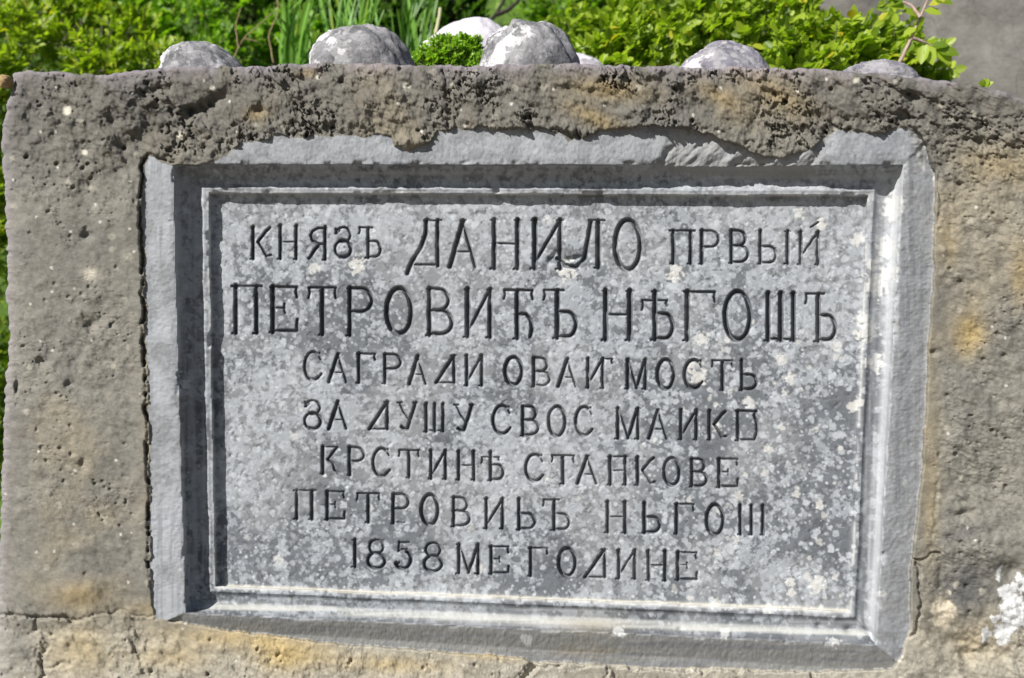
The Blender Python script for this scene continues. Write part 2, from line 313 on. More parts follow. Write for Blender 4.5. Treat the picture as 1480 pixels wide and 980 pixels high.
for line in TXT:
    for g, x0, x1, y0, y1 in line:
        n_let += 1
        big = (y1 - y0) > 60; wt = 8.1 if big else 6.3
        i0 = np.searchsorted(rows, y0 - 95 - 22); i1 = np.searchsorted(rows, y1 - 95 + 22)
        j0 = np.searchsorted(cols, x0 - 18); j1 = np.searchsorted(cols, x1 + 24)
        X = px[i0:i1, j0:j1] + wx[i0:i1, j0:j1]; Y = py[i0:i1, j0:j1] + wy[i0:i1, j0:j1]; best = np.full(X.shape, -1.2)
        for pts, w in G[g]:
            ww = wt * w * random.uniform(.93, 1.07); half = ww / 2
            for (ax, ay), (bx, by) in zip(pts[:-1], pts[1:]):
                ax, bx = x0 + ax * (x1 - x0), x0 + bx * (x1 - x0); ay, by = y0 + ay * (y1 - y0), y0 + by * (y1 - y0)
                ay += (ax - x0) * .01; by += (bx - x0) * .01
                ex, ey = bx - ax, by - ay; tt = np.clip(((X - ax) * ex + (Y - ay) * ey) / (ex * ex + ey * ey + 1e-9), 0, 1)
                d = np.hypot(X - ax - tt * ex, Y - ay - tt * ey); best = np.maximum(best, half - d)
        dep = np.where(best > 0, np.minimum(.7 + best * 3.4, (11 if big else 8.6) + best * .5), .6 * (best + 1.2))
        sub = cut[i0:i1, j0:j1]; m = dep > sub; sub[m] = dep[m]; letter_id[i0:i1, j0:j1][m] = n_let
fade = 1 - .4 * sst(.62, .78, fbm(px, py, 24, 3, 53))
h_pl -= cut * fade
for cx, cy, rx, ry, a, dep in ((799, 372, 12, 4.5, -.9, 7), (830, 374, 14, 4, -.15, 7), (1004, 560, 8, 5, 0, 6), (1098, 440, 7, 9, 0, 4), (960, 350, 10, 4, -.6, 2), (655, 310, 9, 3, 0, 2), (590, 300, 9, 3, 0, 2)):
    h_pl -= dep * gb(px, py, cx, cy, rx, ry, a)

# ---- the surrounding render and stones
near = sst(26, 0, sd)
rough = .34 + .62 * sst(330, 190, py) * (1 - .5 * sst(1270, 1350, px)) + .2 * sst(1330, 1400, px) + .35 * gb(px, py, 130, 520, 110, 60, -.5) + .3 * sst(860, 900, py)
rough = rough * (.55 + .9 * fbm(px, py, 110, 3, 61))
dia = fbm(px * .75 + py * .66, (py * .75 - px * .66) * 2.2, 20, 4, 62)
w1, id1 = worley(px + jx * 8, py + jy * 8, 15, 63); w2, id2 = worley(px + jx * 5, py + jy * 5, 7.5, 64); w3, id3 = worley(px, py, 30, 65)
clu = .25 + 1.5 * sst(.42, .62, fbm(px, py, 60, 3, 72)) * (1 + .5 * topw)
tex = (fbm(px, py, 46, 3, 66) - .5) * 15 + (dia - .5) * 11 + (fbm(px, py, 11, 4, 67, .6) - .5) * 6
rid = 1 - np.abs(2 * fbm(px * .8 + py * .6, (py * .8 - px * .6) * 1.7, 26, 4, 73) - 1); tex += (-2.6 * sst(.93, 1.0, rid) + 2.7 * (sst(.42, .6, fbm(px * .8 + py * .6, (py * .8 - px * .6) * 1.5, 17, 4, 74, .62)) - .5)) * (clu - .15) * (.45 + .75 * topw * (1 - .7 * sst(1270, 1340, px)) + .2 * sst(1330, 1400, px) * sst(420, 200, py))
tex += -sst(.30, .08, w1) * (id1 > .91) * 4.5 * clu + sst(.45, .1, w1) * (id1 < .08) * 1.5 * clu
tex += -sst(.34, .10, w2) * (id2 > .88) * 2.4 * clu
tex += -sst(.16, .03, w3) * (id3 > .93) * 8
h_w = tex * rough + (fbm(px, py, 200, 2, 68) - .5) * 16
topband = sst(260, 215, py)
thick = 1 * topw + 3 * (1 - topw) - 4 * sst(1300, 1340, px) * (1 - topw) - 9 * sst(880, 915, py)
thick += 5 * gb(px, py, 1130, 212, 60, 20) + 8 * gb(px, py, 596, 205, 28, 14) + 5 * gb(px, py, 900, 180, 80, 18)
edge = topw * np.exp(-((sd - 11) / 12) ** 2) * (fbm(px, py, 8, 3, 69) - .35) * 7
h_w = h_w * (1 - .55 * near * (1 - topw)) + thick + edge
# holes and gouges
for cx, cy, rx, ry, a, dep in ((300, 152, 30, 9, -.55, 20), (275, 160, 12, 8, -.6, 10), (232, 128, 14, 5, -.3, 8), (374, 160, 8, 6, 0, 13), (495, 118, 5, 5, 0, 9), (205, 195, 12, 16, 0, 6), (130, 470, 10, 8, .4, 8), (62, 522, 9, 7, -.6, 8), (100, 555, 6, 5, 0, 6),
                            (25, 560, 3, 12, 0, 6), (126, 340, 6, 6, 0, 8), (1386, 407, 6, 5, 0, 10), (1413, 203, 22, 7, .1, 10), (1322, 140, 12, 7, .3, 10), (1100, 130, 40, 8, .7, 7), (1306, 170, 14, 8, -.5, 9), (1418, 150, 14, 9, .3, 7), (120, 672, 5, 9, 0, 7),
                            (950, 150, 9, 30, .2, 5), (860, 135, 60, 6, .1, 4), (1350, 508, 7, 5, 0, 7), (1450, 515, 5, 5, 0, 6), (1394, 742, 14, 5, -.3, 8), (1462, 822, 14, 14, 0, 14), (1438, 690, 9, 14, .4, 7), (592, 130, 7, 24, .3, 5)):
    h_w -= dep * gb(px + jx * 9, py + jy * 9, cx, cy, rx, ry, a)
h_w += 9 * gb(px + jx * 30, py + jy * 30, 1400, 790, 45, 26, .3) - 8 * gb(px + jx * 30, py + jy * 30, 1365, 850, 14, 40) + 7 * gb(px + jx * 30, py + jy * 30, 1440, 900, 50, 26) - 6 * gb(px + jx * 30, py + jy * 30, 1410, 940, 60, 10, .2)
h_w += 8 * gb(px, py, 560, 150, 60, 22) + 6 * gb(px, py, 1230, 150, 60, 20) + 7 * gb(px, py, 1440, 800, 60, 40) + 5 * gb(px, py, 60, 300, 70, 130)
h_w -= 5 * sst(90, 250, px) * sst(230, 170, px) * 0 + 10 * gb(px, py, 185, 870, 45, 30, .6) - 6 * gb(px, py, 115, 855, 34, 18)
# joints between the stones
def pline(pts, wob=5):
    d = np.full(px.shape, 1e9); X = px + jx * wob * 2; Y = py + jy * wob * 2
    for (ax, ay), (bx, by) in zip(pts[:-1], pts[1:]):
        ex, ey = bx - ax, by - ay; t = np.clip(((X - ax) * ex + (Y - ay) * ey) / (ex * ex + ey * ey), 0, 1)
        d = np.minimum(d, np.hypot(X - ax - t * ex, Y - ay - t * ey))
    return d
joints = [([(-30, 889), (40, 893), (112, 894)], 3.2, 14), ([(112, 894), (170, 885), (225, 893)], 2.5, 4), ([(52, 893), (66, 930), (62, 1000)], 4, 7), ([(752, 990), (764, 974), (772, 962)], 6, 26), ([(1180, 985), (1172, 970)], 4, 12),
          ([(772, 960), (880, 963)], 2.5, 5), ([(884, 962), (892, 985), (900, 1000)], 6, 22), ([(884, 964), (1040, 966), (1165, 969)], 4, 22), ([(1300, 808), (1326, 807), (1358, 801)], 2.5, 12), ([(1326, 812), (1330, 860), (1321, 918), (1303, 921)], 2.8, 12),
          ([(1355, 700), (1352, 760), (1345, 800)], 3, 3), ([(1320, 245), (1322, 150), (1316, 130)], 4, 5), ([(1312, 172), (1345, 215), (1362, 300), (1350, 330)], 3, 6), ([(62, 975), (85, 962), (105, 960)], 3, 6), ([(1395, 945), (1400, 1000)], 9, 10)]
jd = np.zeros(px.shape); n_j = fbm(px, py, 25, 3, 75)
for pts, w, dep in joints: jd = np.maximum(jd, dep * .55 * sst(w * 1.5, w * .2, pline(pts, 8)) * (.5 + n_j))
h_w -= jd
# dark gap against the left jamb of the plaque
lj = (.25 + .9 * sst(.38, .55, fbm(px, py, 17, 3, 120))) * np.exp(-((sd - 2.5) / 2.4) ** 2) * sst(280, 215, px) * sst(212, 240, py) * sst(880, 800, py)
h_w -= lj * (15 + 8 * (fbm(px, py, 12, 3, 71) - .5))
pmask = sd < 0
H = np.where(pmask, h_pl, h_pl * 0 + h_w)
# render lies on the stone: where the plaque would stand higher just past its edge keep the coat above it
over = np.maximum(h_w, np.minimum(h_pl, 60) * 0 + h_w)
bl = sst(-1.6, 1.6, sd); H = h_pl * (1 - bl) + h_w * bl
# soften the arris of the whole block
ex = np.exp(-Cg / 3.0) * 9 + np.exp(-Rg / 1.6) * 8 + np.exp(-Rg / 14) * 2 + np.exp(-Cg / 16) * 6
H = H - ex
Y3 = -H / 1000.0
pos = unproj(px, py, Y3)

# ---- colour stains (mostly the stone's own colour; lit rims and mouldings are painted in)
n_big = fbm(px, py, 150, 4, 81); n_mid = fbm(px, py, 40, 4, 82); n_fin = fbm(px, py, 7, 3, 83, .7)
base = np.empty(px.shape + (3,)); base[:] = (.262, .251, .217)
dark = sst(300, 150, py + (n_mid - .5) * 120) * .72
base = mix(base, (.175, .163, .142), dark * (.6 + .4 * n_mid))
base = mix(base, (.36, .31, .22), sst(.52, .75, n_big) * .5)
base = mix(base, (.20, .195, .18), sst(.5, .72, fbm(px, py, 70, 4, 84)) * .55)
base = mix(base, (.39, .365, .305), sst(870, 915, py + (n_mid - .5) * 60) * .7)
for cx, cy, rx, ry, a, st_ in ((880, 130, 60, 16, .1, .6), (1040, 140, 40, 14, .5, .45), (1400, 480, 24, 30, 0, .8), (1370, 350, 20, 40, 0, .35), (445, 105, 14, 6, 0, .6), (370, 165, 16, 10, 0, .5), (860, 170, 45, 12, .4, .6), (350, 925, 110, 16, .1, .6), (560, 960, 90, 14, .05, .5), (700, 945, 60, 8, .1, .5), (250, 950, 60, 20, 0, .4), (120, 860, 55, 22, -.1, .45),
                              (110, 940, 50, 40, 0, .4), (415, 950, 50, 22, 0, .6), (215, 880, 60, 14, 0, .4), (1475, 400, 14, 40, 0, .5), (1440, 240, 60, 24, .2, .3), (215, 480, 8, 200, 0, .3), (1405, 920, 60, 40, 0, .3), (1130, 140, 60, 20, .4, .35), (1345, 700, 14, 150, 0, .3)):
    base = mix(base, (.46, .34, .14), np.clip(gb(px, py, cx, cy, rx, ry, a) * st_ * (.5 + n_mid), 0, 1))
for cx, cy, rx, ry, a, st_ in ((30, 940, 30, 45, 0, .6), (1390, 850, 55, 60, 0, .5), (250, 190, 90, 40, .4, .35), (30, 200, 20, 60, 0, .3), (190, 870, 40, 30, .5, .3), (1400, 850, 26, 50, .2, .8), (1400, 770, 50, 12, -.3, .5), (1360, 930, 20, 40, 0, .4), (1390, 400, 8, 80, .1, .25)):
    base = mix(base, (.13, .128, .125), np.clip(gb(px, py, cx, cy, rx, ry, a) * st_ * (.4 + 1.2 * n_mid), 0, 1))
base *= (.76 + .48 * n_fin)[..., None] * (.80 - .15 * sst(300, 160, py + (n_mid - .5) * 90) + .16 * sst(860, 930, py))[..., None]
base = mix(base, (.38, .36, .30), (id1 < .03) * sst(.42, .25, w1) * .5)
base = mix(base, (.62, .6, .54), (id2 < .010) * sst(.36, .22, w2) * .7)
base = mix(base, (.62, .57, .47), gb(px, py, 130, 396, 10, 9) * .9)
pale = np.clip(sst(.35, .5, gb(px + jx * 60, py + jy * 60, 1464, 874, 26, 44) + .12 * (n_mid - .5)) + sst(.45, .6, gb(px + jx * 40, py + jy * 40, 1445, 915, 24, 24)), 0, 1)
base = mix(base, (.66, .67, .68), pale * .9)
base = mix(base, (.52, .46, .36), sst(.4, .6, gb(px + jx * 20, py + jy * 20, 1363, 882, 22, 30)) * .9)
base = mix(base, (.33, .29, .34), np.exp(-Rg / 9) * .5 * sst(.4, .6, n_mid + .1))  # purple sunlight along the top edge, painted into the colour
base = mix(base, (.30, .27, .32), np.exp(-Cg / 8) * .5)  # same painted purple rim down the left edge
for cx, cy, r in ((97, 160, 6), (262, 196, 6), (588, 125, 6), (307, 127, 3), (1238, 117, 4), (122, 220, 4), (460, 112, 3)):
    base = mix(base, (.6, .57, .48), sst(1.4, .8, np.hypot(px - cx, py - cy) / r + jx) * .8)
# limestone of the plaque, with pale lichen rosettes splatted on a one pixel raster
rg = np.random.default_rng(5); RW, RH = 1480, 980
ra = np.zeros((RH, RW), np.float32); rc = np.zeros((RH, RW), np.float32)
gx, gy = np.meshgrid(np.arange(RW), np.arange(RH))
dens = .5 + .8 * (fbm(gx.astype(float), gy.astype(float), 45, 4, 95) - .5) + .10 * np.exp(-((gy - 330) / 90.0) ** 2) - .10 * sst(900, 1150, gx) * sst(500, 600, gy) + .05 * sst(700, 300, gx)
rn = (fbm(gx.astype(float), gy.astype(float), 5, 3, 96) - .5)
def splat(A, n, r0, r1, powr, lo, hi, thr, box=(205, 180, 1355, 975)):
    for _ in range(n):
        x = rg.uniform(box[0], box[2]); y = rg.uniform(box[1], box[3])
        if dens[int(y), int(x)] + rg.uniform(-.09, .09) < thr: continue
        r = r0 + (r1 - r0) * rg.random() ** powr; k = int(r * 1.6) + 2; xi, yi = int(x), int(y)
        a, b, c, d = max(yi - k, 0), min(yi + k + 1, RH), max(xi - k, 0), min(xi + k + 1, RW)
        dd = np.hypot(gx[a:b, c:d] - x, gy[a:b, c:d] - y) + rn[a:b, c:d] * r * 1.5
        v = np.clip((r + .8 - dd) / 1.8, 0, 1) * rg.uniform(lo, hi); A[a:b, c:d] = np.maximum(A[a:b, c:d], v)
splat(ra, 14000, 1.4, 4.6, 1.7, .15, .5, .44)
splat(ra, 2200, 1.8, 5.5, 1.9, .35, .75, .42)
splat(ra, 750, 1.6, 6.0, 1.9, .35, .85, .30, (930, 470, 1250, 900))
splat(ra, 3500, 1.0, 2.2, 1, .4, 1.0, .30)
splat(rc, 40, 3, 8, 2.2, .4, .7, .48)
splat(rc, 60, 3, 8, 2.0, .5, .95, .30, (940, 480, 1230, 880))
for x, y, r in ((455, 388, 8), (516, 382, 13), (975, 395, 12), (1245, 460, 10), (1255, 478, 14), (1290, 300, 17), (1282, 360, 15), (1268, 412, 18), (1262, 385, 10), (1250, 480, 16), (1262, 524, 14), (1285, 395, 14), (1240, 345, 9), (1232, 590, 9), (1240, 580, 9), (1130, 519, 8), (1140, 548, 8), (1014, 490, 11), (1155, 310, 8), (1187, 324, 9), (820, 390, 14), (1180, 845, 12), (1010, 545, 12), (1040, 740, 5), (1215, 862, 4), (1275, 858, 6), (1050, 913, 8), (1205, 927, 9), (895, 912, 9), (762, 925, 8)):
    a, b, c, d = y - 30, min(y + 31, RH), x - 30, x + 31
    dd = np.hypot(gx[a:b, c:d] - x, gy[a:b, c:d] - y) + rn[a:b, c:d] * r * 1.8; rc[a:b, c:d] = np.maximum(rc[a:b, c:d], np.clip((r - dd) / 2.5, 0, 1) * .9)
qi = np.clip(np.rint(py), 0, RH - 1).astype(int); qj = np.clip(np.rint(px), 0, RW - 1).astype(int)
xf = np.clip(px, 0, RW - 2); yf = np.clip(py, 0, RH - 2); x0i = xf.astype(int); y0i = yf.astype(int); fx = xf - x0i; fy = yf - y0i
def samp(A): return (A[y0i, x0i] * (1 - fx) + A[y0i, x0i + 1] * fx) * (1 - fy) + (A[y0i + 1, x0i] * (1 - fx) + A[y0i + 1, x0i + 1] * fx) * fy
lich = samp(ra); cream = samp(rc); rc_s = cream
stone = np.empty(px.shape + (3,)); stone[:] = (.142, .153, .170)
stone *= (.80 + .40 * fbm(px, py, 26, 5, 97, .65))[..., None]
stone = mix(stone, (.30, .31, .325), sst(.42, .62, fbm(px, py, 90, 4, 98) + .12 * sst(430, 300, py) - .06 * sst(900, 1100, px)) * .55)
mot = sst(.455, .545, fbm(px, py, 12, 4, 110, .62) + .55 * (fbm(px, py, 90, 3, 111) - .5) + .05 * sst(560, 330, py) - .022 - .12 * sst(900, 1100, px) * sst(430, 620, py))
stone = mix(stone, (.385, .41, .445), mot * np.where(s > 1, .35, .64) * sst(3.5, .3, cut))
stone = mix(stone, (.07, .073, .08), sst(.60, .68, fbm(px, py, 9, 4, 102, .62)) * .45 * (s < 1))
side_w = np.where(s > 1, .55, np.where(s > .3, .85, 1.0))
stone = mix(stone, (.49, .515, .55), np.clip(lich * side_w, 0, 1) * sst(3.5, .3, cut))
stone = mix(stone, (.20, .206, .215), (s > .97) * (1 - wr) * sst(.25, .5, fbm(px, py, 45, 4, 103)) * .75)
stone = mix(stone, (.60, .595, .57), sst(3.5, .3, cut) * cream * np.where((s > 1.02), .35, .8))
streak = fbm(px * 1.0, py * .04, 7, 4, 99); streak_h = fbm(px * .04, py, 7, 4, 100)
lat = np.maximum(sl, sr) > np.maximum(st, sb)
sk = np.where(lat, streak, streak_h)
stone = mix(stone, (.44, .45, .47), (s > .25) * sst(.45, .75, sk) * .5)
stone = mix(stone, (.60, .62, .65), lat * wr * np.exp(-((s - .86) / .17) ** 2) * .7)  # sunlit part of the right cove near the lip, painted pale
stone = mix(stone, (.56, .53, .45), wb * np.exp(-((s + .03) / .06) ** 2) * .8)  # lit upward face of the bottom bead, painted as a pale line
stone = mix(stone, (.50, .50, .46), wb * np.exp(-((s - .72) / .15) ** 2) * .7 * sst(.3, .6, sk))  # bottom cove painted lighter where it turns up to the sun
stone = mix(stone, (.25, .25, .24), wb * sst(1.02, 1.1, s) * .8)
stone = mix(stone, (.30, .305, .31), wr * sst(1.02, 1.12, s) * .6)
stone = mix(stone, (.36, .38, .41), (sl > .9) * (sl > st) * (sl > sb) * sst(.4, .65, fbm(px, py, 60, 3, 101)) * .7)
stone = mix(stone, (.27, .27, .27), np.clip(brk, 0, 1) * .8)
stone = mix(stone, (.58, .58, .57), sst(0, 6, -polysd(px + jx * 10, py + jy * 10, [(1318, 180), (1312, 200), (1322, 235), (1345, 265), (1375, 265), (1360, 180)])) * .8)
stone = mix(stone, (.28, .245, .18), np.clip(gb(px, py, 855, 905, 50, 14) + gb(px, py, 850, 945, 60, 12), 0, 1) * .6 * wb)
stone = mix(stone, (.58, .59, .59), np.exp(-((s - .03) / .06) ** 2) * .6 * sst(.3, .55, fbm(px, py, 25, 3, 112)))  # bright line of the lit bead, painted along its crest
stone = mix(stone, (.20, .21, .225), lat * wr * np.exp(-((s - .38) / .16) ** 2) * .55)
stone = mix(stone, (.15, .16, .18), (s > 1.02) * sst(.48, .7, sk) * .6)
stone = mix(stone, (.32, .335, .355), (s > 1.02) * sst(.5, .6, fbm(px, py, 16, 4, 130, .62)) * .55 * (.35 + .65 * (1 - wb)))
stone = mix(stone, (.56, .57, .57), (s > .45) * np.clip(rc_s, 0, 1) * .8)
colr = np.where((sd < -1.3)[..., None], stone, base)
colr = np.clip(colr, .015, .9)

# ---- extra rows and columns: top, end and foot of the block
ny, nx = px.shape
back = [.006, .014, .025, .04, .06, .085, .115, .15, .19, .235, .28, .33]
def ext(A, f):  # prepend rows
    return np.concatenate([np.stack([f(A[0], b) for b in back[::-1]]), A], 0)
def up(r, b):
    q = r.copy(); q[:, 1] += b; q[:, 2] += (vnoise(q[:, 0] * 40, np.full(len(q), b * 60), 7) - .5) * .006; return q
pos = ext(pos, up)
pos[0, :, 2] -= 1.2; pos[0, :, 1] += .02
colr = ext(colr, lambda r, b: r); 
cap_rows = len(back)
def left(cx_, b):
    q = cx_.copy(); q[:, 1] += b; q[:, 0] += (vnoise(q[:, 2] * 40, np.full(len(q), b * 60), 8) - .5) * .008; return q
newc = [left(pos[:, 0], b) for b in back[::-1]]
pos = np.concatenate([np.stack(newc, 1), pos], 1)
colr = np.concatenate([np.repeat(colr[:, :1], len(back), 1), colr], 1)
foot = []
for z in (.25, 0.0, -.1):
    q = pos[-1].copy(); q[:, 2] = np.minimum(q[:, 2], z); foot.append(q)
pos = np.concatenate([pos, np.stack(foot)], 0); colr = np.concatenate([colr, np.repeat(colr[-1:], 3, 0)], 0)
NB = len(back); NY, NX = pos.shape[:2]
def padv(A, v):
    B = np.full((NY, NX), v, A.dtype); B[NB:NB + ny, NB:] = A; return B
SDp = padv(sd, 99.); Sp = padv(s, 99.); LI = padv(np.where(cut > .75, letter_id, 0), 0); PX = padv(px, -99.); PY = padv(py, -99.)
PY[NB + ny:] = 1600; PX[NB + ny:] = PX[NB + ny - 1]; 
ii, jj = np.meshgrid(np.arange(NY - 1), np.arange(NX - 1), indexing='ij')
idx = lambda i, j: i * NX + j
quads = np.stack([idx(ii, jj), idx(ii + 1, jj), idx(ii + 1, jj + 1), idx(ii, jj + 1)], -1).reshape(-1, 4)
keep = ~((ii < NB) & (jj < NB)).ravel()
fc = lambda A: ((A[:-1, :-1] + A[1:, :-1] + A[1:, 1:] + A[:-1, 1:]) * .25).ravel()
fsd = np.maximum.reduce([SDp[:-1, :-1], SDp[1:, :-1], SDp[1:, 1:], SDp[:-1, 1:]]).ravel()
fs = fc(Sp); fx_, fy_ = fc(PX), fc(PY)
fl = np.maximum.reduce([LI[:-1, :-1], LI[1:, :-1], LI[1:, 1:], LI[:-1, 1:]]).ravel()
V = pos.reshape(-1, 3); Cc = colr.reshape(-1, 3)
def submesh(name, mask, origin):
    q = quads[mask & keep]; u, inv = np.unique(q.ravel(), return_inverse=True)
    return mesh(name, V[u] - np.array(origin), inv.reshape(-1, 4), Cc[u])
def subobj(name, mask, parent, mat, origin):
    me = submesh(name, mask, origin); o = bpy.data.objects.new(name, me); COL.objects.link(o); me.materials.append(mat); o.parent = parent; return o
isp = fsd < 0
low = (~isp) & (fy_ > 893 - 0 * fx_)
low = low & ((fy_ > 893))
isb = low & (fx_ < 1320)
body = (~isp) & ~isb
br = body & (fx_ > 1324) & (fy_ > 806)
body &= ~br
O = (0, .05, 0)
wall = empty('stone_wall', O); tag(wall, 'weathered tan and grey rubble stone parapet wall holding the carved plaque', 'wall')
subobj('rough_render', body, wall, M_WALL, O)['label'] = 'pitted grey brown lime render'
for m, lab in ((isb & (fx_ < 60), 'dark grey corner stone at lower left'), (isb & (fx_ >= 60) & (fx_ < 765), 'long ochre stained stone under the plaque'), (isb & (fx_ >= 765) & (fx_ < 888), 'small pale stone between two joints'), (isb & (fx_ >= 888), 'thin stone strip under a dark joint'), (br, 'grey stone with white blotch at lower right')):
    subobj('stone_block', m, wall, M_WALL, O)['label'] = lab
O = (0, .06, 0)
plq = empty('carved_plaque', O); tag(plq, 'grey limestone plaque with moulded frame and a seven line Cyrillic inscription dated 1858', 'plaque')
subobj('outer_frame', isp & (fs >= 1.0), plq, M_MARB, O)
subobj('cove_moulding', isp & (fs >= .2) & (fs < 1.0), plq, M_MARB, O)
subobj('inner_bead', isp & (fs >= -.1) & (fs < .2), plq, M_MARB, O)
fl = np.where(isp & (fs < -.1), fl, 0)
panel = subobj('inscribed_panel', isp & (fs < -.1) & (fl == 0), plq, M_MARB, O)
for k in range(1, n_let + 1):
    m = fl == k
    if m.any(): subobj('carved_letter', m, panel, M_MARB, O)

# ------------------------------------------------------------------ cobbles on the wall
def n3(p, sc, seed): return (vnoise(p[..., 0] * sc + p[..., 2] * sc * .7, p[..., 1] * sc + 9, seed) + vnoise(p[..., 2] * sc + 4, p[..., 0] * sc * .6 + p[..., 1] * sc, seed + 1)) - 1
def boulder(name, c, r, seed, mat, nz=.10, skew=0, parent=None, nu=90, nv=60, fine=.02, pw=1.0):
    th = np.linspace(0, 2 * math.pi, nu, endpoint=False); ph = np.linspace(0.001, math.pi - .001, nv)
    TH, PH = np.meshgrid(th, ph); d = np.stack([np.sin(PH) * np.cos(TH), np.sin(PH) * np.sin(TH), np.cos(PH)], -1)
    rr = 1 + nz * n3(d, 1.7, seed) + nz * .4 * n3(d, 4, seed + 3) + fine * n3(d, 12, seed + 5) + fine * .5 * n3(d, 30, seed + 7)
    d2 = d * rr[..., None]; d2[..., 2] = np.sign(d2[..., 2]) * np.abs(d2[..., 2]) ** pw
    d2[..., 0] += skew * np.clip(d2[..., 2], 0, 2) ** 1.3
    v = d2 * np.array(r); i, j = np.meshgrid(np.arange(nv - 1), np.arange(nu), indexing='ij'); j2 = (j + 1) % nu
    q = np.stack([i * nu + j, (i + 1) * nu + j, (i + 1) * nu + j2, i * nu + j2], -1).reshape(-1, 4)
    me = mesh(name, v.reshape(-1, 3), q); o = bpy.data.objects.new(name, me); COL.objects.link(o); me.materials.append(mat)
    o.location = c
    if parent: o.parent = parent; o.location = Vector(c) - Vector(parent.location)
    return o
GREY = (.20, .20, .21); WHITE = (.56, .55, .57)
spec = [ # left, right, top (photo px), skew, seed, white threshold, label
 (241, 362, 61, -.22, 3, .53, 'low cobble with white patches on its left flank, first from the left on the wall'),
 (452, 594, 37, -.02, 14, .575, 'round cobble with dark blotches set beside the tall grass'),
 (688, 832, 29, -.04, 25, .60, 'tall domed cobble with a white cap above the plaque middle'),
 (980, 1116, 63, 0, 36, .61, 'flat purple grey cobble in front of the bright green shrub'),
 (1222, 1330, 89, -.15, 47, .78, 'low smooth grey cobble barely rising over the wall at right')]
for i, (l, r_, tp, sk_, sdv, th_, lab) in enumerate(spec):
    y = .10; a = P(l, 98, y); b = P(r_, 98, y); t = P((l + r_) / 2, tp, y)
    zb = P((l + r_) / 2, 99, 0).z - .012; ht = t.z - zb
    o = boulder('cobble', ((a.x + b.x) / 2, y, zb), ((b.x - a.x) / 2 * 1.02, .075, ht), sdv, cobble_mat('cobble_stone', sdv, GREY if i not in (3, 4) else (.22, .21, .25), WHITE, th_, 14), .13, sk_, pw=.88, fine=.045)
    tag(o, lab, 'stone', 'cobbles set along the top of the wall')
o = boulder('pebble', P(7, 118, -.005), (.011, .012, .010), 71, plain_mat('ochre_pebble', (.2, .12, .05), (.42, .3, .15), 60), .12); tag(o, 'small brown pebble lodged at the upper left corner of the wall', 'pebble')
y = .42; c = P(668, 98, y)
o = boulder('boulder', (c.x, y + .1, c.z - .05), (.14, .13, .155), 80, cobble_mat('white_limestone', 80, (.45, .43, .46), (.66, .63, .69), .55, 7), .10, .05); tag(o, 'bleached white boulder half covered by a green cushion plant', 'boulder')
c = P(842, 98, y + .15)
o = boulder('boulder', (c.x - .01, y + .2, c.z - .05), (.075, .06, .085), 83, cobble_mat('white_limestone', 83, (.45, .43, .46), (.66, .63, .69), .55, 7), .12, 0); tag(o, 'bleached white stone peeking out beneath the bright shrub', 'boulder')

# ------------------------------------------------------------------ plants
rl = np.random.default_rng(12)
LEAF = np.array([[0, 0, 0], [-.5, .33, .10], [-.42, .72, .08], [0, 1, -.06], [.42, .72, .08], [.5, .33, .10], [0, .5, -.02]])
LT = np.array([[0, 6, 1], [1, 6, 2], [2, 6, 3], [3, 6, 4], [4, 6, 5], [5, 6, 0]])
def norm(a): return a / (np.linalg.norm(a, axis=-1, keepdims=True) + 1e-9)
def basis(d, n):
    d = norm(d); x = norm(np.cross(d, n)); n = np.cross(x, d); return np.stack([x, d, n], -1)   # columns
def leaves_arrays(c, d, n, ln, wd):
    B = basis(d, n); Lf = LEAF[None] * np.stack([wd, ln, ln], -1)[:, None, :]
    Vv = np.einsum('kij,kpj->kpi', B, Lf) + c[:, None]
    k = len(c); Fv = LT[None] + (np.arange(k) * 7)[:, None, None]
    return Vv.reshape(-1, 3), Fv.reshape(-1, 3)
def sprays(blobs, n, leaf, per, spread, upb=.5, aspect=.62):
    """pinnate sprays of leaflets in the shells of ellipsoids; blobs (cx,cy,cz,rx,ry,rz)"""
    wts = np.array([b[3] * b[5] for b in blobs]); wts = wts / wts.sum()
    C_, D_, N_, LN = [], [], [], []; stems = []
    for b, nb in zip(blobs, rl.multinomial(n, wts)):
        b = np.array(b)
        for _ in range(nb):
            v = norm(rl.normal(size=3)); v[1] = -abs(v[1]) if rl.random() < .8 else v[1]
            rad = rl.uniform(.55, 1.05) ; o = b[:3] + v * b[3:] * rad
            d = norm(v * .6 + np.array([0, -.25, upb]) + rl.normal(size=3) * .45)
            nn = norm(np.array([-.35, -.45, .75]) + rl.normal(size=3) * .45)
            side = norm(np.cross(d, nn)); ln = leaf * rl.uniform(.7, 1.25); L_ = ln * per * spread
            stems.append((o - d * L_ * .3, o + d * L_))
            for k in range(per):
                t = (k + .5) / per
                for sg in (-1, 1):
                    C_.append(o + d * L_ * t - np.array([0, 0, 1]) * (t ** 2) * L_ * .25); D_.append(side * sg + d * .55 + rl.normal(size=3) * .18)
                    N_.append(nn + rl.normal(size=3) * .25); LN.append(ln * (1 - .35 * abs(t - .4)) * rl.uniform(.85, 1.15))
            C_.append(o + d * L_ - np.array([0, 0, 1]) * L_ * .25); D_.append(d); N_.append(nn); LN.append(ln)
    return np.array(C_), np.array(D_), np.array(N_), np.array(LN), stems
